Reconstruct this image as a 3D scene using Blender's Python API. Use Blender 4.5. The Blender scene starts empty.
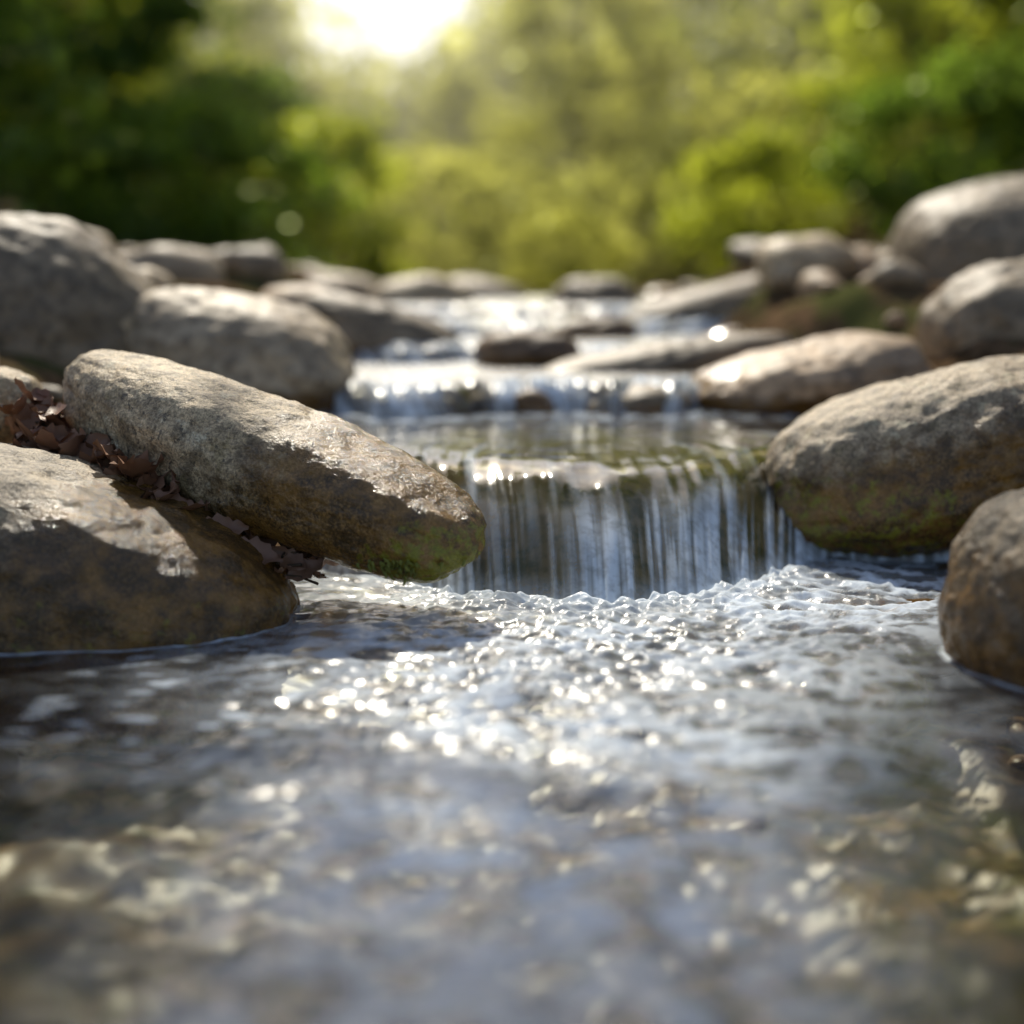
import bpy, bmesh, math, numpy as np
from mathutils import Vector, Matrix, Euler, kdtree
R = np.random.RandomState(7)
scene = bpy.context.scene

# ------------------------------------------------------------------ noise
_perm = np.random.RandomState(3).permutation(256)
_perm = np.concatenate([_perm, _perm, _perm])
_g = np.random.RandomState(5).normal(size=(256, 3)); _g /= np.linalg.norm(_g, axis=1)[:, None]
def perlin(x, y, z):
    x, y, z = np.broadcast_arrays(np.asarray(x, float), np.asarray(y, float), np.asarray(z, float))
    xi, yi, zi = np.floor(x).astype(int), np.floor(y).astype(int), np.floor(z).astype(int)
    xf, yf, zf = x - xi, y - yi, z - zi
    u, v, w = [t*t*t*(t*(t*6-15)+10) for t in (xf, yf, zf)]
    out = 0
    for dx in (0, 1):
        wx = u if dx else 1-u
        for dy in (0, 1):
            wy = v if dy else 1-v
            for dz in (0, 1):
                wz = w if dz else 1-w
                h = _perm[_perm[_perm[(xi+dx) & 255] + ((yi+dy) & 255)] + ((zi+dz) & 255)]
                g = _g[h]
                out = out + wx*wy*wz*(g[..., 0]*(xf-dx)+g[..., 1]*(yf-dy)+g[..., 2]*(zf-dz))
    return out*1.5
def fbm(x, y, z, o=4):
    s, a, f = 0, 1.0, 1.0
    for i in range(o):
        s = s + a*perlin(x*f+i*17.3, y*f+i*5.1, z*f); a *= .5; f *= 2.03
    return s
def sst(a, b, x):
    t = np.clip((x-a)/(b-a), 0, 1); return t*t*(3-2*t)

# ------------------------------------------------------------------ mesh helpers
def mesh_from(name, co, faces, smooth=True):
    me = bpy.data.meshes.new(name)
    co = np.asarray(co, np.float32); faces = np.asarray(faces, np.int32)
    n, k = faces.shape
    me.vertices.add(len(co)); me.vertices.foreach_set('co', co.ravel())
    me.loops.add(n*k); me.loops.foreach_set('vertex_index', faces.ravel())
    me.polygons.add(n)
    me.polygons.foreach_set('loop_start', np.arange(0, n*k, k, dtype=np.int32))
    me.update(calc_edges=True)
    me.polygons.foreach_set('use_smooth', np.full(n, smooth))
    return me
def add_attr(me, name, arr):
    a = me.attributes.new(name, 'FLOAT', 'POINT'); a.data.foreach_set('value', np.asarray(arr, np.float32).ravel())
def obj(name, me, loc=(0, 0, 0), mats=()):
    o = bpy.data.objects.new(name, me); o.location = loc
    for m in mats: me.materials.append(m)
    scene.collection.objects.link(o); return o
def grid_faces(nr, nc):
    i = np.arange(nr*nc).reshape(nr, nc)
    return np.stack([i[:-1, :-1], i[:-1, 1:], i[1:, 1:], i[1:, :-1]], -1).reshape(-1, 4)

# ------------------------------------------------------------------ node helpers
class NT:
    def __init__(s, name):
        s.m = bpy.data.materials.new(name); s.m.use_nodes = True
        s.t = s.m.node_tree; s.t.nodes.clear()
        s.out = s.n('ShaderNodeOutputMaterial')
    def n(s, typ): return s.t.nodes.new(typ)
    def inp(s, nd, k, v):
        sk = nd.inputs[k]
        if isinstance(v, bpy.types.NodeSocket): s.t.links.new(v, sk)
        else: sk.default_value = v
    def noise(s, vec, scale, detail=4, rough=.55, out='Fac'):
        nd = s.n('ShaderNodeTexNoise'); s.inp(nd, 'Vector', vec); s.inp(nd, 'Scale', scale)
        s.inp(nd, 'Detail', detail); s.inp(nd, 'Roughness', rough); return nd.outputs[out]
    def mr(s, v, a, b, c=0., d=1.):
        nd = s.n('ShaderNodeMapRange'); nd.interpolation_type = 'SMOOTHSTEP'
        s.inp(nd, 0, v); s.inp(nd, 1, a); s.inp(nd, 2, b); s.inp(nd, 3, c); s.inp(nd, 4, d); return nd.outputs[0]
    def math(s, op, a, b=0.):
        nd = s.n('ShaderNodeMath'); nd.operation = op; s.inp(nd, 0, a); s.inp(nd, 1, b); return nd.outputs[0]
    def mix(s, f, a, b, mode='MIX'):
        nd = s.n('ShaderNodeMix'); nd.data_type = 'RGBA'; nd.blend_type = mode
        s.inp(nd, 0, f)
        for k, v in ((6, a), (7, b)):
            s.inp(nd, k, v if isinstance(v, bpy.types.NodeSocket) else (tuple(v)+(1,) if len(v) == 3 else v))
        return nd.outputs[2]
    def attr(s, name):
        nd = s.n('ShaderNodeAttribute'); nd.attribute_name = name; return nd.outputs['Fac']
    def bump(s, h, strength, dist):
        nd = s.n('ShaderNodeBump'); s.inp(nd, 'Height', h); s.inp(nd, 'Strength', strength); s.inp(nd, 'Distance', dist)
        return nd.outputs[0]
    def objco(s):
        return s.n('ShaderNodeTexCoord').outputs['Object']
    def fin(s, sh): s.t.links.new(sh, s.out.inputs['Surface']); return s.m

def rock_mat(name, c1, c2, wetc=(.055, .030, .008), hi=True):
    m = NT(name); co = m.objco()
    big = m.noise(co, 8, 3, .6); mid = m.noise(co, 38, 4, .7)
    c = m.mix(m.mr(big, .38, .62), c1, c2)
    c = m.mix(m.mr(mid, .45, .62, 0, .75), c, tuple(v*.42 for v in c2))
    wet = m.attr('wet')
    if hi:
        fine = m.noise(co, 260, 3, .75)
        lich = m.noise(co, 21, 5, .75)
        c = m.mix(m.mr(lich, .54, .64, 0, .6), c, (min(c1[0]*1.5, .62), min(c1[1]*1.5, .55), min(c1[2]*1.5, .44)))
        c = m.mix(m.mr(lich, .36, .44, .55, 0), c, (c2[0]*.6, c2[1]*.60, c2[2]*.38))
        c = m.mix(m.mr(fine, .3, .7, 0, 1), m.mix(1., c, (.45, .43, .40), 'MULTIPLY'), m.mix(1., c, (1.4, 1.4, 1.38), 'MULTIPLY'))
        c = m.mix(m.mr(m.noise(co, 110, 3, .65), .58, .66, 0, .8), c, (.06, .046, .032))
        moss = m.attr('moss')
        wn = m.math('ADD', wet, m.math('MULTIPLY', m.math('SUBTRACT', mid, .5), .9))
        w = m.mr(wn, .22, .75)
        wc = m.mix(m.mr(lich, .42, .6), wetc, (wetc[0]*3.8, wetc[1]*3.4, wetc[2]*2.2))
        wc = m.mix(m.mr(fine, .35, .65, .0, .6), wc, m.mix(1., c, (.60, .42, .20), 'MULTIPLY'))
        c = m.mix(w, c, wc)
        mo = m.math('ADD', moss, m.math('MULTIPLY', m.math('SUBTRACT', m.noise(co, 60, 5, .75), .5), 1.7))
        mf = m.mr(mo, .5, .80)
        c = m.mix(mf, c, m.mix(fine, (.06, .055, .004), (.34, .31, .02)))
        h = m.math('ADD', m.math('MULTIPLY', mid, .6), m.math('MULTIPLY', fine, .26))
        nrm = m.bump(h, 1., .0075)
    else:
        w = m.mr(m.math('ADD', wet, m.math('MULTIPLY', m.math('SUBTRACT', mid, .5), .9)), .22, .75)
        c = m.mix(w, c, m.mix(mid, wetc, (wetc[0]*3.2, wetc[1]*2.9, wetc[2]*2.2)))
        nrm = None
    p = m.n('ShaderNodeBsdfPrincipled'); m.inp(p, 'Base Color', c)
    if nrm: m.inp(p, 'Normal', nrm)
    m.inp(p, 'Roughness', m.mr(w, 0, 1, .58, .17)); m.inp(p, 'Specular IOR Level', .5)
    return m.fin(p.outputs[0])

C = dict(tan=((.58, .435, .26), (.40, .29, .165)), grey=((.48, .37, .24), (.32, .24, .15)), mid=((.40, .31, .20), (.26, .195, .12)), dark=((.28, .21, .13), (.17, .125, .074)),
         blue=((.38, .40, .41), (.30, .31, .31)), warm=((.54, .37, .22), (.35, .24, .14)), brown=((.22, .135, .07), (.11, .065, .032)))
H_ = {k: rock_mat('stone_'+k, *v) for k, v in C.items()}
LO = {k: rock_mat('stone_'+k+'_plain', *v, hi=False) for k, v in C.items()}

# ------------------------------------------------------------------ rocks
_ico = {}
def ico(n):
    if n not in _ico:
        bm = bmesh.new(); bmesh.ops.create_icosphere(bm, subdivisions=n, radius=1)
        v = np.array([x.co[:] for x in bm.verts]); f = np.array([[q.index for q in p.verts] for p in bm.faces])
        bm.free(); _ico[n] = (v, f)
    return _ico[n]
def rock_co(r, rot, seed, sub=5, n=2.5, rough=.07, taper=0.):
    v, f = ico(sub); v = v.copy()
    k = (np.abs(v)**n).sum(1)**(1/n); v = v/k[:, None]
    s = seed*13.7
    q = v*1.0
    d = rough*1.9*perlin(q[:, 0]*.9+s, q[:, 1]*.9, q[:, 2]*.9) + rough*.8*perlin(q[:, 0]*2+s, q[:, 1]*2+9, q[:, 2]*2)
    d += rough*.25*fbm(q[:, 0]*4.5+s, q[:, 1]*4.5, q[:, 2]*4.5, 3)
    v = v*(1+d)[:, None]
    sc = 1+taper*v[:, 0]
    v[:, 1] *= sc; v[:, 2] *= sc
    v = v*np.array(r)
    m = np.array(Euler([math.radians(a) for a in rot], 'XYZ').to_matrix())
    v = v@m.T
    mr_ = float(np.mean(r))
    dd = .0042*fbm(v[:, 0]*32+s, v[:, 1]*32, v[:, 2]*32, 3)*min(1, mr_/.1)
    nn = v/np.linalg.norm(v, axis=1)[:, None]
    return v+nn*dd[:, None], f
contact = []
def rock(name, c, r, rot, mat, seed, sub=5, wl=0., band=.05, wetfn=None, mossfn=None, **kw):
    v, f = rock_co(r, rot, seed, sub, **kw)
    me = mesh_from(name, v, f)
    w = v+np.array(c)
    wet = 1-sst(wl, wl+band, w[:, 2])
    if wetfn: wet = np.maximum(wet, wetfn(w))
    moss = mossfn(w) if mossfn else np.zeros(len(v))
    add_attr(me, 'wet', wet); add_attr(me, 'moss', moss)
    if sub >= 7: contact.append(w[np.abs(w[:, 2]) < .004][:, :2])
    return obj(name, me, c, [(H_ if sub >= 7 else LO)[mat]])

Z1, Z2, Z3, Z4, Z5 = .14, .196, .236, .27, .30
axis = Vector((.429, -.23, -.123)); yaw = math.degrees(math.atan2(axis.y, axis.x)); pit = math.degrees(math.atan2(-axis.z, math.hypot(axis.x, axis.y)))
rock('long_river_rock', (-.315, 1.742, .168), (.320, .090, .072), (8, pit+2, yaw), 'tan', 3, 7, 0.0, .06,
     wetfn=lambda w: sst(-.46, -.18, w[:, 0]+1.1*(.16-w[:, 2])+.05*perlin(w[:, 0]*9, w[:, 1]*9, w[:, 2]*9)),
     mossfn=lambda w: np.clip(sst(-.30, -.08, w[:, 0])*(1-sst(.06, .20, w[:, 2]))*.76, 0, 1), n=2.6, rough=.055, taper=-.02)
rock('flat_river_rock', (-.66, 1.66, .03), (.43, .20, .165), (6, 12, -6), 'mid', 8, 7, 0.0, .05,
     wetfn=lambda w: sst(-.74, -.40, w[:, 0]+.8*(.08-w[:, 2])+.06*perlin(w[:, 0]*9, w[:, 1]*9, w[:, 2]*9)), mossfn=lambda w: (1-sst(.02, .12, w[:, 2]))*.42, n=2.3, rough=.06)
rock('boulder', (-.95, 2.75, .25), (.29, .26, .255), (0, 12, 10), 'dark', 11, 6, Z1, .06, n=2.3)
rock('rounded_river_rock', (-.53, 2.75, .225), (.235, .19, .125), (0, 10, -12), 'grey', 15, 6, Z1, .08)
rock('cobble', (-.705, 1.95, .212), (.06, .06, .052), (0, 0, 10), 'tan', 16, 7, 0, .01)
rock('mossy_river_rock', (.635, 2.06, .125), (.285, .19, .130), (0, -13, 4), 'grey', 21, 7, .0, .10,
     wetfn=lambda w: sst(.26, .05, w[:, 2]-.32*(w[:, 0]-.5)), mossfn=lambda w: (1-sst(.06, .24, w[:, 2]))*.60*(1-sst(.5, .9, w[:, 0])), n=2.4, rough=.06)
rock('rounded_river_rock', (.575, 1.41, .062), (.122, .13, .115), (0, 6, 20), 'dark', 26, 7, 0, .10,
     wetfn=lambda w: .66*(1-sst(.08, .19, w[:, 2])), rough=.04)
rock('boulder', (1.24, 3.6, .395), (.30, .28, .235), (0, -8, 0), 'dark', 28, 6, Z2, .05, n=2.3, rough=.04)
rock('boulder', (1.03, 2.82, .255), (.215, .18, .165), (0, -14, 8), 'dark', 30, 6, Z2, .05)
rock('flat_river_rock', (.575, 2.72, .175), (.225, .15, .088), (0, -9, 6), 'warm', 33, 6, Z1, .06,
     wetfn=lambda w: .5*(1-sst(.38, .52, w[:, 0])))
rock('flat_river_rock', (.84, 3.45, .265), (.15, .12, .08), (0, -8, 12), 'blue', 36, 5, Z2, .04)
rock('long_river_rock', (.315, 2.96, .185), (.28, .10, .066), (0, -9, 6), 'dark', 39, 6, Z1, .10)
rock('cobble', (.225, 2.64, .142), (.10, .06, .042), (0, -6, 0), 'dark', 41, 5, Z1, .03)
rock('long_river_rock', (.60, 3.95, .285), (.34, .15, .085), (0, -13, 8), 'dark', 44, 5, Z3, .03)
rock('river_rock', (.035, 3.10, .205), (.115, .09, .062), (0, 0, 0), 'brown', 47, 5, Z2, .04)
rock('long_river_rock', (-.345, 3.35, .25), (.21, .13, .08), (0, 12, -10), 'dark', 50, 5, Z2, .05)
rock('river_rock', (-.27, 4.3, .295), (.15, .12, .085), (0, 0, 0), 'tan', 53, 5, Z4, .03)
rock('river_rock', (-1.04, 4.0, .35), (.135, .12, .08), (0, 0, 0), 'warm', 56, 5, Z2, .01)
rock('river_rock', (-.62, 4.6, .31), (.23, .18, .09), (0, 6, 0), 'tan', 59, 5, Z2, .01)
rock('river_rock', (-.62, 3.4, .24), (.17, .14, .09), (0, 6, 20), 'warm', 62, 5, Z2, .01)
rock('cobble', (.70, 3.5, .235), (.10, .08, .05), (0, -6, 0), 'warm', 64, 5, Z2, .01)
rock('cobble', (.70, 2.98, .175), (.09, .08, .04), (0, 0, 0), 'tan', 66, 5, Z1, .01)
rock('river_rock', (.25, 4.35, .30), (.13, .12, .075), (0, -5, 0), 'dark', 68, 5, Z4, .02)
rock('river_rock', (-.12, 4.95, .30), (.16, .12, .07), (0, 5, 0), 'grey', 70, 5, Z4, .02)
rock('river_rock', (.20, 3.50, .235), (.10, .08, .05), (0, -5, 0), 'brown', 72, 5, Z3, .05)
rock('river_rock', (-.20, 2.60, .14), (.040, .04, .035), (0, 0, 30), 'brown', 69, 5, Z1, .06)
rock('river_rock', (.04, 2.63, .145), (.040, .035, .034), (0, 0, 0), 'brown', 74, 5, Z1, .06)
rock('submerged_stone', (.47, 1.70, -.045), (.13, .10, .045), (0, 0, 10), 'brown', 71, 5, .1, .03)
rock('submerged_stone', (.36, 1.50, -.062), (.10, .08, .04), (0, 0, 30), 'brown', 73, 5, .1, .03)

vs, fs, off = [], [], 0
def wlevel(y):
    return Z1*sst(1.72, 1.86, y)+(Z2-Z1)*sst(2.6, 2.72, y)+(Z3-Z2)*sst(3.13, 3.23, y)+(Z4-Z3)*sst(3.6, 3.7, y)+(Z5-Z4)*sst(3.93, 4.02, y)
def chanw(y):
    return 1.05-.55*sst(1.6, 2.15, y)-.22*sst(2.9, 3.4, y)
def ground_z(x, y):
    wl = wlevel(y)
    ax = np.abs(x-.05)
    w = chanw(y)
    z = wl-.13+.25*sst(w, w+.45, ax)-.09*(1-sst(1.4, 1.8, y))*(1-sst(w, w+.3, ax))
    z = z+.10*np.exp(-(((x+.50)/.16)**2+((y-1.93)/.13)**2))
    s = sst(4.4, 5.8, y); z = z*(1-s)+.20*s
    z = z+.34*np.clip(x-1.5, 0, 2.5)*sst(3.8, 6, y)+.22*np.clip(-x-1.8, 0, 2.5)*sst(3.8, 6, y)
    z = z+np.clip(ax-4, 0, 40)*.10+.012*np.clip(y-9, 0, 80)
    z = z+.03*fbm(x*1.3, y*1.3, 4.2, 4)+.008*perlin(x*12, y*12, 1.)
    return z
for i in range(520):
    y = .6+7.0*R.rand()**1.3
    side = 1 if R.rand() < .5 else -1
    w = float(chanw(np.array(y)))
    x = .05+side*(w+.12+R.rand()*(1.0+.25*y))
    if y > 4.9 and R.rand() < .5: x = R.uniform(-1, 1)
    s = R.uniform(.035, .12)
    if y < 2.4 and abs(x) < .9: s *= .6
    if y > 4.0: s *= R.uniform(.45, .85)
    if 2.4 < y < 3.6 and .7 < x < 1.5: s *= .5
    v, f = rock_co((s*R.uniform(.9, 1.5), s*R.uniform(.8, 1.1), s*R.uniform(.5, .75)), (R.uniform(-10, 10), R.uniform(-12, 12), R.uniform(0, 180)), i+100, 3, rough=.08)
    zz = float(ground_z(np.array(x), np.array(y)))
    vs.append(v+np.array([x, y, zz+s*.2])); fs.append(f+off); off += len(v)
me = mesh_from('river_cobbles', np.concatenate(vs), np.concatenate(fs))
nf = len(fs[0])
for k in ('tan', 'dark', 'warm', 'grey'): me.materials.append(LO[k])
me.polygons.foreach_set('material_index', np.repeat(R.choice([0, 1, 1, 2, 3], len(fs)), nf).astype(np.int32))
V = np.concatenate(vs)
add_attr(me, 'wet', 1-sst(0, .05, V[:, 2]-wlevel(V[:, 1])))
obj('river_cobbles', me)

vs, fs, off = [], [], 0
for i in range(650):
    y = .15+4.2*R.rand()**1.3; x = .05+R.uniform(-1, 1)*(chanw(np.array(y))+.1)
    if 1.5 < y < 2.15 and -.35 < x < .5: continue
    s = R.uniform(.012, .04)
    v, f = rock_co((s*1.25, s, s*.5), (R.uniform(-12, 12), R.uniform(-12, 12), R.uniform(0, 180)), i+900, 3, rough=.09)
    dpt = .085+.065*(1-float(sst(1.3, 1.65, np.array(y))))
    vs.append(v+np.array([x, y, float(wlevel(np.array(y)))-dpt+s*.25])); fs.append(f+off); off += len(v)
V = np.concatenate(vs)
me = mesh_from('streambed_pebbles', V, np.concatenate(fs))
for k in ('brown', 'dark'): me.materials.append(LO[k])
me.polygons.foreach_set('material_index', np.repeat(R.choice([0, 0, 0, 1], len(fs)), nf).astype(np.int32))
add_attr(me, 'wet', np.full(len(V), .45)); obj('streambed_pebbles', me)

# ------------------------------------------------------------------ ground
t = np.linspace(-1, 1, 360); gx = 70*np.sinh(6*t)/math.sinh(6)
gy = np.concatenate([np.linspace(-8, 0, 30)[:-1], np.linspace(0, 6, 280)[:-1], np.linspace(6, 14, 80)[:-1], np.linspace(14, 130, 80)])
X, Y = np.meshgrid(gx, gy)
G = np.stack([X, Y, ground_z(X, Y)], -1).reshape(-1, 3)
m = NT('forest_soil'); co = m.objco()
n1 = m.noise(co, 2.2, 5, .65)
c = m.mix(m.mr(n1, .35, .65), (.05, .033, .018), (.09, .06, .035))
c = m.mix(m.mr(m.noise(co, 28, 3, .7), .45, .62, 0, .8), c, (.15, .095, .055))
c = m.mix(m.mr(n1, .52, .62, 0, .7), c, (.055, .075, .02))
p = m.n('ShaderNodeBsdfDiffuse'); m.inp(p, 'Color', c); M_soil = m.fin(p.outputs[0])
obj('ground', mesh_from('ground', G, grid_faces(len(gy), len(gx))), mats=[M_soil])

# ------------------------------------------------------------------ water profile
rows = []
def pool(y0, y1, n, z):
    for y in np.linspace(y0, y1, n, endpoint=False): rows.append((y, z, 0, 1, -1, 0))
def fall(y0, y1, z0, z1, n, k):
    for a in np.linspace(1, 0, n, endpoint=False):
        if k == 1:
            s = a**.85; dz = (z1-z0)*1.9*s**.9/(y1-y0); q = math.hypot(1, dz)
            rows.append((y1-(y1-y0)*s, z0+(z1-z0)*(1-s**1.9), -dz/q, 1/q, s, k))
        else:
            th = a*math.pi/2
            rows.append((y1-(y1-y0)*math.sin(th), z0+(z1-z0)*math.cos(th), -math.sin(th), math.cos(th), a, k))
YF, YC = 1.67, 1.92
pool(-3, .45, 40, 0); pool(.45, YF, 340, 0); fall(YF, YC, 0, Z1, 130, 1)
pool(YC, 2.58, 145, Z1); fall(2.58, 2.70, Z1, Z2, 36, 2); pool(2.70, 3.12, 60, Z2); fall(3.12, 3.23, Z2, Z3, 24, 3)
pool(3.23, 3.59, 40, Z3); fall(3.59, 3.68, Z3, Z4, 16, 4); pool(3.68, 3.92, 24, Z4); fall(3.92, 4.0, Z4, Z5, 14, 5); pool(4.0, 5.2, 40, Z5)
P = np.array(rows)
xs = np.concatenate([np.linspace(-3, -.9, 50)[:-1], np.linspace(-.9, -.15, 170)[:-1], np.linspace(-.15, .45, 260)[:-1], np.linspace(.45, .9, 100)[:-1], np.linspace(.9, 3, 50)])
X = np.broadcast_to(xs[None, :], (len(P), len(xs)))
Y0, Zc, NY, NZ, T, K = [np.broadcast_to(P[:, i][:, None], X.shape) for i in range(6)]
dx = X-.13
sh1 = np.where(dx > 0, 4.2*dx**2, 1.7*dx**2)
sh1 = .26*np.tanh(sh1/.26)
wt = sst(.9, 1.62, Y0)*(1-sst(1.98, 2.55, Y0))
w2 = sst(2.2, 2.58, Y0)*(1-sst(2.70, 3.05, Y0))
w3 = sst(2.85, 3.12, Y0)*(1-sst(3.24, 3.45, Y0))
w4 = sst(3.45, 3.6, Y0)*(1-sst(3.69, 3.8, Y0))
w5 = sst(3.82, 3.92, Y0)*(1-sst(4.02, 4.3, Y0))
sh2 = w2*(.17*perlin(X*5+.3, 3, 0)+.07*perlin(X*15, 0, 7)+.15*X)+w3*(.12*perlin(X*6, 9, 2)+.05*perlin(X*16, 4, 7)-.25*X)+w4*(.12*perlin(X*5, 2, 5)+.05*perlin(X*14, 8, 7)+.2*X)+w5*.1*perlin(X*6, 5, 3)
shl = (.036*perlin(X*8, 0*X, 2.)+.012*perlin(X*24, 0*X, 5.))*sst(1.4, 1.66, Y0)*(1-sst(1.92, 2.2, Y0))
Yb = Y0+sh1*wt+sh2+shl
inf = T >= 0; isf1 = (K == 1)
lump = (.014*perlin(X*7+3, Y0*6, .5)+.006*perlin(X*20, Y0*12, 8.))*sst(1.67, 1.76, Y0)*(1-sst(1.86, 2.0, Y0))
hw = .20*Yb+.05
xc = .13*(Yb-.85)
low = (Y0 < YF)
band = np.exp(-np.clip(np.abs(X-xc+.03*perlin(X*0, Yb*5, 2))/hw, 0, 9)**2.4)*low
side = np.exp(-(((X-.42)/.13)**2+((Yb-1.72)/.17)**2))*low
band = np.clip(band+.9*side, 0, 1)
near = np.exp(-np.clip(YF-Y0, 0, 9)/.10)*low*sst(-.18, -.05, X)*(1-sst(.36, .44, X))
wx = X+.03*perlin(X*6, Yb*6, 3); wy = Yb+.03*perlin(X*6, Yb*6, 13)
chop = .55*(1-2*np.abs(perlin(wx*11, wy*17, 1)))+.42*(1-2*np.abs(perlin(wx*27, wy*38, 5)))+.22*perlin(wx*80, wy*100, 2)+.4*perlin(wx*5, wy*7, 4)
calm = .0022*perlin(X*6, Yb*12, 3)+.0009*perlin(X*18, Yb*34, 6)
amp = .0100*(.6+.4*sst(.7, 1.5, Yb))
D = np.where(low, calm+band*amp*chop+near*(.003+.010*perlin(X*30, Yb*30, 8)+.008*perlin(X*70, Yb*70, 2)), 0)
up = .0011*perlin(X*9, Yb*22, 4)+.0006*perlin(X*24, Yb*44, 9)
D = D+np.where((Y0 >= YC) & ~inf, up*sst(YC, 2.1, Y0)*(1+.8*sst(2.5, 3.2, Y0)), 0)
xw = X+.012*perlin(X*5, Y0*3, 1)+(X-.13)*.18*np.where(inf, T, 0)
str1 = perlin(xw*36, T*.7+K*5, 1.5)+.7*perlin(xw*88, T*1.2+K*3, 4.)+.35*perlin(xw*210, T*2., 2.)
xl = (X-.13)*(1+.5*sst(1.9, 2.4, Y0))+.13
lines = perlin(xl*24+Y0*2, Y0*2.2, 7)+.6*perlin(xl*58+Y0*3, Y0*2.8, 2)
lw = sst(1.69, 1.76, Y0)*(1-sst(1.92, 2.2, Y0))
D = D+np.where(isf1, .0048*str1*sst(.3, .9, T), 0)+.0028*lines*lw
D = D+np.where(inf & ~isf1, .010*perlin(X*18, T*1.5+K, 6)+.006*str1, 0)*np.where(inf, np.sin(np.pi*np.clip(T, 0, 1))**.5, 0)+lump
WX, WY, WZ = X, Yb+NY*D, Zc+NZ*D
W = np.stack([WX, WY, WZ], -1).reshape(-1, 3)
fb = fbm(wx*20, wy*30, 9, 4)
cf = sst(.10, .72, chop*.5+.85*fb+.22)
patch = .65+.35*sst(-.25, .2, perlin(wx*4, wy*6, 11))
foam_gloss = band*cf*patch
foam_gloss = np.maximum(foam_gloss, band*.20)
foam_gloss = np.maximum(foam_gloss, near*sst(-.60, .05, perlin(X*42, Yb*42, 3)+.3))
sp = np.exp(-(((X+.26)/.16)**2+((Yb-1.28)/.2)**2))
foam_gloss = np.maximum(foam_gloss, low*sp*sst(.22, .40, perlin(X*22, Yb*50, 12))*.95)
brk = sst(-.35, .15, perlin(X*9+2, T*.5, 3.3))
ff = sst(-.25, .50, str1)*sst(.32, .74, T+.16*perlin(X*12, 2, 2))*(.40+.60*brk)
foam_gloss = np.where(isf1, np.maximum(ff+sst(.86, 1, T)*.4, .50*sst(.0, .7, lines)*lw), np.where((Y0 > YC) & (Y0 < 2.3), .4*sst(.05, .75, lines)*lw, foam_gloss))  # streaks near the lip: sky reflection painted in as pale foam colour
foam_gloss = np.where(inf & ~isf1, (.30+.70*sst(-.3, .4, str1))*sst(-.6, .0, perlin(X*8, K*3.3, 1)), foam_gloss)
for yy in (2.58, 3.12, 3.59, 3.92):
    foam_gloss = np.maximum(foam_gloss, np.exp(-np.clip(yy-Y0, 0, 9)/.09)*(Y0 < yy)*(Y0 > yy-.3)*sst(-.4, .2, perlin(X*35, Yb*35, 5))*.9)
cp = np.concatenate(contact); kd = kdtree.KDTree(len(cp))
for i, q_ in enumerate(cp): kd.insert((q_[0], q_[1], 0), i)
kd.balance()
fl_ = foam_gloss.copy().ravel(); xx, yy_ = WX.ravel(), WY.ravel(); y0r = Y0.ravel()
cand = np.where((y0r < YF) & (y0r > 1.1) & ((xx < -.15) | (xx > .40)) & (np.abs(xx) < 1.0))[0]
nzc = perlin(xx[cand]*30, yy_[cand]*30, 3)
for i, nz_ in zip(cand, nzc):
    d_ = kd.find((xx[i], yy_[i], 0))[2]
    if d_ < .02: fl_[i] = max(fl_[i], math.exp(-(d_/.007)**2)*min(1, max(0, .8+nz_)))
foam_gloss = np.clip(fl_.reshape(foam_gloss.shape), 0, 1)
wme = mesh_from('stream_water', W, grid_faces(*X.shape))
upst = sst(2.5, 2.7, Y0)
add_attr(wme, 'foam_gloss', foam_gloss); add_attr(wme, 'turb', np.clip(band+near+upst, 0, 1))
m = NT('stream_water'); co = m.objco()
b1 = m.noise(co, 60, 2, .6)
tb = m.attr('turb')
nrm = m.bump(b1, m.math('ADD', .06, m.math('MULTIPLY', tb, .35)), .005)
fr = m.n('ShaderNodeFresnel'); m.inp(fr, 'IOR', 1.34); m.inp(fr, 'Normal', nrm)
tr = m.n('ShaderNodeBsdfTransparent'); m.inp(tr, 'Color', (.84, .84, .77, 1))
gl = m.n('ShaderNodeBsdfGlossy'); m.inp(gl, 'Roughness', m.math('ADD', .09, m.math('MULTIPLY', tb, .15))); m.inp(gl, 'Color', (1, 1, 1, 1)); m.inp(gl, 'Normal', nrm)
ms = m.n('ShaderNodeMixShader'); m.inp(ms, 0, fr.outputs[0]); m.inp(ms, 1, tr.outputs[0]); m.inp(ms, 2, gl.outputs[0])
fo = m.n('ShaderNodeBsdfDiffuse'); m.inp(fo, 'Color', (.80, .88, .96, 1)); m.inp(fo, 'Normal', nrm)
tl = m.n('ShaderNodeBsdfTranslucent'); m.inp(tl, 'Color', (.80, .88, .96, 1))
mf = m.n('ShaderNodeMixShader'); m.inp(mf, 0, .25); m.inp(mf, 1, fo.outputs[0]); m.inp(mf, 2, tl.outputs[0])
fn = m.math('MULTIPLY', m.attr('foam_gloss'), m.mr(b1, .3, .6, .65, 1.))
mm = m.n('ShaderNodeMixShader'); m.inp(mm, 0, fn); m.inp(mm, 1, ms.outputs[0]); m.inp(mm, 2, mf.outputs[0])
obj('stream_water', wme, mats=[m.fin(mm.outputs[0])])

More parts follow.
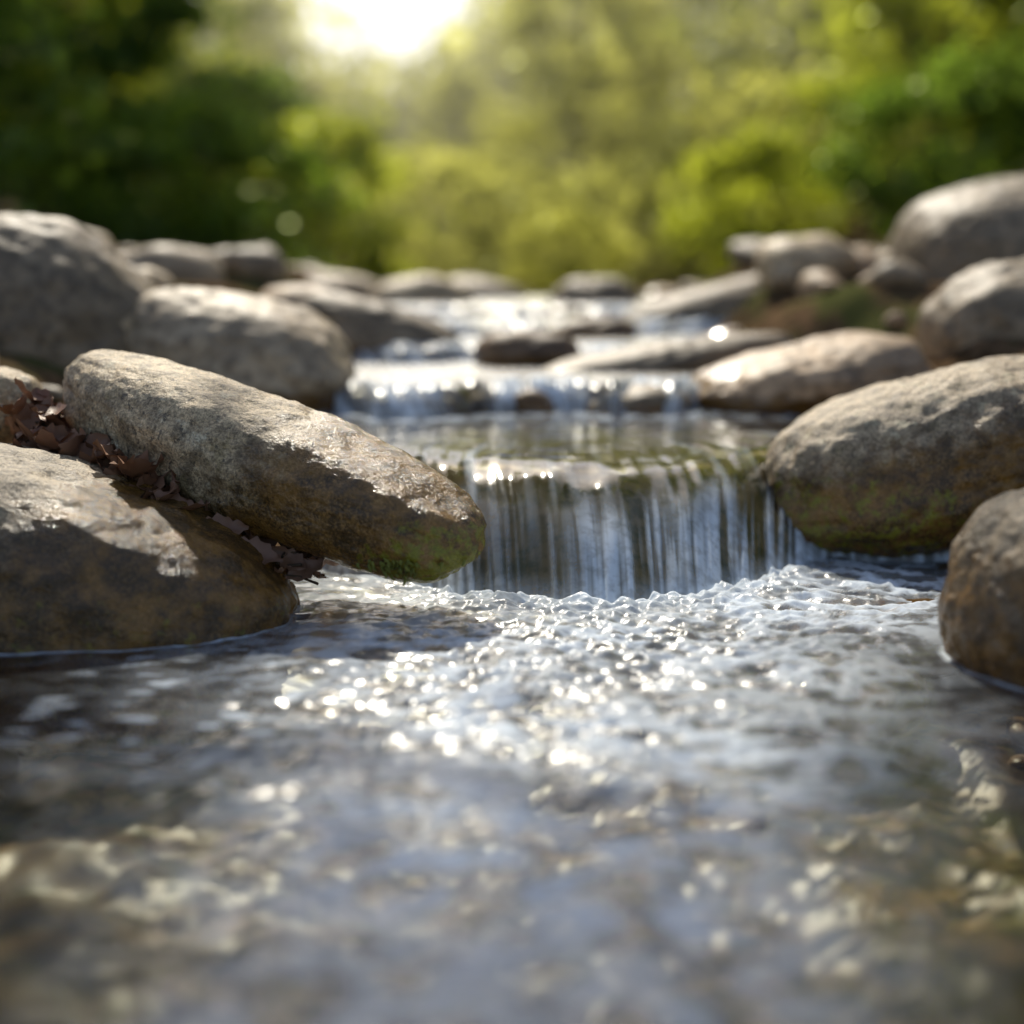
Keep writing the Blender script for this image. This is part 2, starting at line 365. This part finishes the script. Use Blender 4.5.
sel = np.where((P[:, 0] > .0))[0][::2]
cs = np.where(np.abs(xs) < 1.2)[0][::2]
ix = np.ix_(sel, cs)
dd = np.minimum(np.abs(Y0[ix]-1.80), 9)
dmax = .085+.045*(1-sst(1.3, 1.62, Y0[ix]))
dep = dmax-(dmax-.012)*np.exp(-(np.clip(dd-.13, 0, 9)/.08)**2)
for yy in (2.645, 3.175, 3.645, 3.975):
    dep = np.minimum(dep, .085+.05*(Y0[ix] < 1.6)-.06*np.exp(-((Y0[ix]-yy)/.07)**2))
bn = .014*fbm(X[ix]*7, Yb[ix]*7, 3., 4)*np.clip(dep/.085, .25, 1.6)
SB = np.stack([X[ix], Yb[ix]+NY[ix]*(lump[ix]-dep), Zc[ix]+NZ[ix]*(lump[ix]-dep)+bn], -1).reshape(-1, 3)
m = NT('streambed_stone'); co = m.objco()
n1 = m.noise(co, 8, 4, .65); lg = m.attr('ledge')
c = m.mix(m.mr(n1, .35, .65), (.10, .060, .023), (.27, .17, .072))
c = m.mix(m.mr(m.noise(co, 34, 5, .7), .48, .62), c, (.05, .035, .014))
c = m.mix(m.mr(m.noise(co, 15, 3, .6), .52, .64, 0, .7), c, (.11, .105, .020))
c2_ = m.mix(m.mr(m.noise(co, 18, 4, .7), .42, .6), (.44, .30, .12), (.16, .135, .027))
c = m.mix(lg, c, c2_)
p = m.n('ShaderNodeBsdfPrincipled'); m.inp(p, 'Base Color', c); m.inp(p, 'Roughness', .4)
sme = mesh_from('streambed', SB, grid_faces(len(sel), len(cs)))
add_attr(sme, 'ledge', np.exp(-(np.clip(dd-.13, 0, 9)/.06)**2))
obj('streambed', sme, mats=[m.fin(p.outputs[0])])

# ------------------------------------------------------------------ leaf litter, twigs, moss
m = NT('dry_leaf'); co = m.objco()
c = m.mix(m.noise(co, 30, 3), (.12, .05, .028), (.32, .17, .095))
p = m.n('ShaderNodeBsdfPrincipled'); m.inp(p, 'Base Color', c); m.inp(p, 'Roughness', .5); M_dry = m.fin(p.outputs[0])
def leaf_blob(n, p0, p1, sx, sy, sz, size, seed):
    r = np.random.RandomState(seed); v = []; f = []; o = 0
    p0 = np.array(p0); p1 = np.array(p1)
    for i in range(n):
        L = size*r.uniform(.6, 1.35); Wd = L*r.uniform(.4, .6); a = 12
        u = np.linspace(0, 1, a)
        wprof = Wd*np.sin(np.pi*u**.8)*(1+.22*np.sin(u*26+r.rand()*6))*.5+.0005
        curl = r.uniform(.2, .9)*L; tws = r.uniform(-1, 1)
        pts = []
        for k in range(a):
            for sgn in (-1, -.5, 0, .5, 1):
                pts.append(((u[k]-.5)*L, sgn*wprof[k], curl*(u[k]-.5)**2+.45*abs(sgn)*wprof[k]+tws*sgn*wprof[k]*(u[k]-.5)+.04*L*r.normal()*abs(sgn)))
        pts = np.array(pts)@np.array(Euler((r.uniform(-1.0, 1.0), r.uniform(-.8, .8), r.uniform(0, 6.28))).to_matrix()).T
        pts += p0+(p1-p0)*r.rand()+r.normal(size=3)*np.array([sx, sy, sz])
        v.append(pts); q = []
        for k in range(a-1):
            for s in range(4): q.append([o+k*5+s, o+k*5+s+1, o+k*5+s+6, o+k*5+s+5])
        f.append(np.array(q)); o += len(pts)
    return v, f
allv, allf, o = [], [], 0
for args in ((26, (-.64, 1.86, .175), (-.60, 1.82, .225), .014, .02, .014, .06, 1), (50, (-.60, 1.80, .17), (-.42, 1.68, .135), .012, .018, .009, .085, 2), (50, (-.44, 1.68, .13), (-.22, 1.68, .035), .014, .02, .010, .055, 4)):
    vv, fl = leaf_blob(*args); base = o
    for a, b in zip(vv, fl): allv.append(a); allf.append(b+base); o += len(a)
obj('dry_leaf_pile', mesh_from('dry_leaf_pile', np.concatenate(allv), np.concatenate(allf)), mats=[M_dry])

def tube(path, rad, ns=7):
    path = np.array(path, float); v = []; n = len(path)
    for i in range(n):
        d = path[min(i+1, n-1)]-path[max(i-1, 0)]; d /= np.linalg.norm(d)+1e-9
        a = np.cross(d, [0.3, .2, .93] if abs(d[2]) < .8 else [1, 0, 0]); a /= np.linalg.norm(a); b = np.cross(d, a)
        for k in range(ns):
            t = 2*math.pi*k/ns; v.append(path[i]+rad[i]*(a*math.cos(t)+b*math.sin(t)))
    f = [[i*ns+k, i*ns+(k+1) % ns, (i+1)*ns+(k+1) % ns, (i+1)*ns+k] for i in range(n-1) for k in range(ns)]
    return np.array(v), np.array(f)
m = NT('bark'); co = m.objco()
c = m.mix(m.noise(co, 9, 3, .7), (.05, .034, .022), (.14, .10, .07))
p = m.n('ShaderNodeBsdfDiffuse'); m.inp(p, 'Color', c); M_bark = m.fin(p.outputs[0])
def join(parts):
    o = 0; V_, F_ = [], []
    for v, f in parts: V_.append(v); F_.append(f+o); o += len(v)
    return np.concatenate(V_), np.concatenate(F_)
tw = []
for i in range(60):
    u_ = R.rand()
    a = np.array([-.60, 1.80, .19])*(1-u_)+np.array([-.24, 1.66, .045])*u_+R.normal(size=3)*[.02, .02, .008]
    d = np.array([R.normal(), R.normal()*.6, R.normal()*.35]); d *= R.uniform(.015, .045)/np.linalg.norm(d)
    tw.append(tube([a-d, a+R.normal(size=3)*.004, a+d], [.0018, .0015, .0007], 5))
v, f = join(tw); obj('twigs', mesh_from('twigs', v, f), mats=[M_bark])
v, f = join([tube([(-.98, 4.0, .26), (-.85, 4.1, .36), (-.78, 4.15, .43)], [.02, .016, .008], 6), tube([(-.88, 4.08, .34), (-.9, 4.1, .42)], [.01, .005], 6)])
obj('broken_branch', mesh_from('broken_branch', v, f), mats=[M_bark])
m = NT('moss'); co = m.objco()
p = m.n('ShaderNodeBsdfPrincipled'); m.inp(p, 'Base Color', m.mix(m.noise(co, 90, 2), (.07, .075, .008), (.24, .24, .02))); m.inp(p, 'Roughness', .6); M_moss = m.fin(p.outputs[0])
ms_ = []
for i in range(220):
    a = np.array([-.12+R.normal()*.022, 1.585+R.normal()*.008, .070+R.normal()*.005]); L = R.uniform(.003, .007)
    if i % 6 == 0: a[0] = -.118+R.normal()*.002; L = R.uniform(.006, .015)
    ms_.append(tube([a, a+[R.normal()*.002, -.002, -L*.5], a+[R.normal()*.002, -.002, -L]], [.0020, .0017, .0008], 5))
v, f = join(ms_); obj('hanging_moss', mesh_from('hanging_moss', v, f), mats=[M_moss])

# ------------------------------------------------------------------ trees
def leaf_mat(name, c1, c2, tr, mixf=.45):
    m = NT(name); tn = m.attr('tint')
    c = m.mix(tn, c1, c2)
    d = m.n('ShaderNodeBsdfDiffuse'); m.inp(d, 'Color', c)
    t_ = m.n('ShaderNodeBsdfTranslucent'); m.inp(t_, 'Color', m.mix(tn, tuple(v*.40 for v in tr), tr))
    x = m.n('ShaderNodeMixShader'); m.inp(x, 0, mixf); m.inp(x, 1, d.outputs[0]); m.inp(x, 2, t_.outputs[0])
    g = m.n('ShaderNodeBsdfGlossy'); m.inp(g, 'Roughness', .3); m.inp(g, 'Color', (.9, 1, .5, 1))
    y = m.n('ShaderNodeMixShader'); m.inp(y, 0, .04); m.inp(y, 1, x.outputs[0]); m.inp(y, 2, g.outputs[0])
    return m.fin(y.outputs[0])
L_dark = leaf_mat('leaves_dark', (.04, .085, .02), (.08, .15, .03), (.34, .52, .05), .5)
L_mid = leaf_mat('leaves_mid', (.07, .12, .014), (.12, .18, .02), (.84, .92, .07), .62)
L_lite = leaf_mat('leaves_light', (.12, .15, .03), (.20, .22, .05), (.96, .96, .20), .68)
def tree_mesh(name, seed, H, rad, low, nclump, nleaf, lsize, lm, trunk=.12, cone=0., cr=(.12, .28), hang=None):
    r = np.random.RandomState(seed); parts = []
    bend = r.normal(size=2)*.25
    tp = [(bend[0]*(k/6)**2+.06*r.normal(), bend[1]*(k/6)**2+.06*r.normal(), H*.92*k/6-.3*(k == 0)) for k in range(7)]
    parts.append(tube(tp, [trunk*(1-.86*k/6) for k in range(7)], 8))
    cl = []
    while len(cl) < nclump:
        h = r.rand(); a = r.rand()*6.283; prof = (math.sin(math.pi*min(1, (h*.85+.12)))**.6)*(1-cone)+cone*(1-h*.92)
        rr = rad*prof*math.sqrt(r.uniform(.08, 1))
        if hang and r.rand() < .92:
            d = r.normal(size=3); d *= r.rand()**.4/np.linalg.norm(d)
            cl.append(tuple(np.array(hang[0])+d*np.array(hang[1])))
        else: cl.append((rr*math.cos(a), rr*math.sin(a), low+(H-low)*h))
    cl = np.array(cl)
    for k in range(0, nclump, 3):
        c_ = cl[k]; zz = max(.25, c_[2]-.35*math.hypot(c_[0], c_[1])); j = min(5, int(zz/(H*.92)*6)); b0 = np.array(tp[j])+(np.array(tp[j+1])-np.array(tp[j]))*.5
        parts.append(tube([b0, (b0+c_)/2+r.normal(size=3)*.06+[0, 0, .05], c_], [trunk*.28, trunk*.18, trunk*.05], 5))
    tv, tf = join(parts)
    ci = r.randint(0, nclump, nleaf); cs_ = r.uniform(cr[0], cr[1], nclump)
    pos = cl[ci]+r.normal(size=(nleaf, 3))*cs_[ci][:, None]*np.array([1.15, 1.15, .55])
    pos[:, 2] = np.maximum(pos[:, 2], .03)
    a = r.normal(size=(nleaf, 3)); a[:, 2] -= .4; a /= np.linalg.norm(a, axis=1)[:, None]
    b = np.cross(a, r.normal(size=(nleaf, 3))); b /= np.linalg.norm(b, axis=1)[:, None]
    L = (lsize*r.uniform(.6, 1.3, nleaf))[:, None]
    q = np.stack([pos, pos+a*L*.5+b*L*.3, pos+a*L, pos+a*L*.5-b*L*.3], 1).reshape(-1, 3)
    lf = np.arange(nleaf*4).reshape(-1, 4)
    V_, F_ = join([(tv, tf), (q, lf)])
    me = mesh_from(name, V_, F_, smooth=False); me.materials.append(M_bark); me.materials.append(lm)
    mi = np.ones(len(F_), np.int32); mi[:len(tf)] = 0; me.polygons.foreach_set('material_index', mi)
    ct = r.rand(nclump)**1.4
    add_attr(me, 'tint', np.concatenate([np.zeros(len(tv)), np.repeat(np.clip(ct[ci]+.3*r.normal(size=nleaf), 0, 1), 4)]))
    return me
T_dark = tree_mesh('tree_dark', 1, 7.5, 2.3, .5, 110, 14000, .16, L_dark, .13)
T_dark2 = tree_mesh('tree_dark2', 2, 8.5, 2.5, 1.1, 110, 14000, .16, L_mid, .16)
T_mid = tree_mesh('tree_mid', 3, 6.0, 2.0, .4, 90, 10000, .15, L_mid, .10)
T_lite = tree_mesh('tree_lite', 4, 5.2, 1.9, .2, 90, 8500, .14, L_lite, .09, .5)
T_shade = tree_mesh('tree_shade', 9, 8, 1.6, 4.2, 130, 12000, .13, L_mid, .16, 0, (.16, .34), hang=((2.4, -1.15, 5.6), (2.2, 1.10, .40)))  # crown offset and shaped to shade the stream from out of view
S_mid = tree_mesh('shrub_m', 5, 1.5, 1.0, .05, 40, 4000, .11, L_mid, .03, cr=(.08, .2))
S_lite = tree_mesh('shrub_l', 6, 1.7, 1.1, .05, 40, 4000, .11, L_lite, .03, cr=(.08, .2))
S_dark = tree_mesh('shrub_d', 7, 1.5, 1.1, .05, 40, 4000, .11, L_dark, .03, cr=(.08, .2))
def put(name, me, x, y, s=1., rz=0., sz=1.):
    o = bpy.data.objects.new(name, me); z = float(ground_z(np.array(float(x)), np.array(float(y))))
    o.location = (x, y, z-.03); o.scale = (s, s, s*sz); o.rotation_euler = (0, 0, rz); scene.collection.objects.link(o)
put('added_shade_tree', T_shade, -3.4, 7.0)  # unseen tree, added to keep direct sun off the foreground water
for i, (x, y, s, me) in enumerate([(-5.0, 9.5, 1, T_dark), (-4.6, 12.8, 1, T_dark2), (-7.4, 14, 1.1, T_dark), (-5.2, 17.5, .95, T_dark2),
        (-3.5, 10.6, .6, T_dark), (4.9, 10, 1, T_dark2), (7.2, 12.5, 1.1, T_dark), (4.6, 14.5, 1, T_mid), (6.9, 17.5, 1.1, T_dark2), (3.9, 18.5, 1, T_mid), (3.4, 11.8, .55, T_mid)]):
    put('broadleaf_tree', me, x, y, s, i*1.7)
for i, (x, y, s, me) in enumerate([(.75, 16.0, .74, T_lite), (2.4, 19.5, .95, T_lite), (-.7, 21, .55, T_lite), (-3.9, 23, .75, T_lite), (1.2, 25, .85, T_lite), (-5.8, 26, .9, T_mid)]):
    put('young_tree', me, x, y, s, i*2.1)
for i, (x, y, s, me) in enumerate([(-2.9, 7.4, .9, S_dark), (-2.0, 9.2, .8, S_dark), (-3.9, 8.2, 1.1, S_mid), (-1.5, 12, .9, S_mid), (-2.6, 13, 1.1, S_dark), (2.7, 8.8, .7, S_dark), (3.7, 8.4, .9, S_dark), (1.9, 11.0, .7, S_mid), (.9, 12.8, .7, S_lite), (-.2, 14, .8, S_lite), (2.4, 13.5, 1., S_lite), (-.9, 16.5, .9, S_lite), (4.6, 9.2, 1.1, S_dark), (.4, 10.2, .4, S_lite)]):
    put('shrub', me, x, y, s, i*1.3)
r = np.random.RandomState(40); N = 55000
tx, ty, th = [], [], []
for i in range(54):
    x = r.uniform(-24, 24); y = r.uniform(29, 40)
    h = r.uniform(8, 12)
    if i < 8: x = -.19*30+i*.85; y = 30+2*r.rand()
    if -.19 < x/y < .02: h = r.uniform(3.7, 4.4)
    tx.append(x); ty.append(y); th.append(h)
tx, ty, th = map(np.array, (tx, ty, th))
k = r.randint(0, 54, N); cl = r.normal(size=(54, 40, 3)); j = r.randint(0, 40, N)
rad = .16*th+.7
pos = np.stack([tx[k]+cl[k, j, 0]*rad[k]*.6, ty[k]+cl[k, j, 1]*rad[k]*.6, th[k]*np.clip(.5+cl[k, j, 2]*.27, 0.02, .98)], 1)+r.normal(size=(N, 3))*.38
pos[:, 2] = np.maximum(pos[:, 2]+.4, .5)
a = r.normal(size=(N, 3)); a /= np.linalg.norm(a, axis=1)[:, None]; b = np.cross(a, r.normal(size=(N, 3))); b /= np.linalg.norm(b, axis=1)[:, None]; L = .42
q = np.stack([pos, pos+a*L*.5+b*L*.35, pos+a*L, pos+a*L*.5-b*L*.35], 1).reshape(-1, 3)
trk = join([tube([(tx[i], ty[i], 0), (tx[i], ty[i], th[i]*.8)], [.2, .06], 6) for i in range(54)])
V_, F_ = join([trk, (q, np.arange(N*4).reshape(-1, 4))])
me = mesh_from('distant_trees', V_, F_, False); me.materials.append(M_bark); me.materials.append(L_lite)
add_attr(me, 'tint', np.concatenate([np.zeros(len(trk[0])), np.repeat(r.rand(54, 40)[k, j], 4)]))
mi = np.ones(len(F_), np.int32); mi[:len(trk[1])] = 0; me.polygons.foreach_set('material_index', mi); obj('distant_trees', me)

# morning mist hanging in the clearing: homogeneous volume
bm = bmesh.new(); bmesh.ops.create_cube(bm, size=1); me = bpy.data.meshes.new('mist'); bm.to_mesh(me); bm.free()
mo = obj('mist', me, (0, 27, 6)); mo.scale = (60, 34, 13)
mm_ = bpy.data.materials.new('mist'); mm_.use_nodes = True; t_ = mm_.node_tree; t_.nodes.clear()
o_ = t_.nodes.new('ShaderNodeOutputMaterial'); vs_ = t_.nodes.new('ShaderNodeVolumeScatter'); vs_.inputs['Density'].default_value = .012; vs_.inputs['Anisotropy'].default_value = .75
vs_.inputs['Color'].default_value = (1, .98, .86, 1)
t_.links.new(vs_.outputs[0], o_.inputs['Volume']); me.materials.append(mm_)

# ------------------------------------------------------------------ light, sky, camera
EL, AZ = math.radians(44), math.radians(-11)
w = bpy.data.worlds.new('World'); scene.world = w; w.use_nodes = True
nt = w.node_tree; bg = nt.nodes['Background']; sk = nt.nodes.new('ShaderNodeTexSky')
sk.sky_type = 'NISHITA'; sk.sun_disc = False; sk.sun_elevation = EL; sk.sun_rotation = AZ; sk.air_density = 1; sk.dust_density = 3.; sk.ozone_density = 1
nt.links.new(sk.outputs[0], bg.inputs[0]); bg.inputs[1].default_value = .15
sd = Vector((math.sin(AZ)*math.cos(EL), math.cos(AZ)*math.cos(EL), math.sin(EL)))
l = bpy.data.lights.new('sun', 'SUN'); l.energy = 5; l.angle = math.radians(.6); l.color = (1, .93, .78)
lo = bpy.data.objects.new('sun', l); lo.rotation_euler = sd.to_track_quat('Z', 'Y').to_euler(); scene.collection.objects.link(lo)
cam = bpy.data.cameras.new('camera'); co_ = bpy.data.objects.new('camera', cam); scene.collection.objects.link(co_)
co_.location = (0, 0, .4); co_.rotation_euler = (math.radians(90-9.7), 0, 0)
cam.lens = 50; cam.sensor_width = 36; cam.clip_end = 600; cam.clip_start = .02
cam.dof.use_dof = True; cam.dof.focus_distance = 1.70; cam.dof.aperture_fstop = 1.35
scene.camera = co_
scene.view_settings.view_transform = 'Standard'; scene.view_settings.look = 'None'; scene.view_settings.exposure = 0
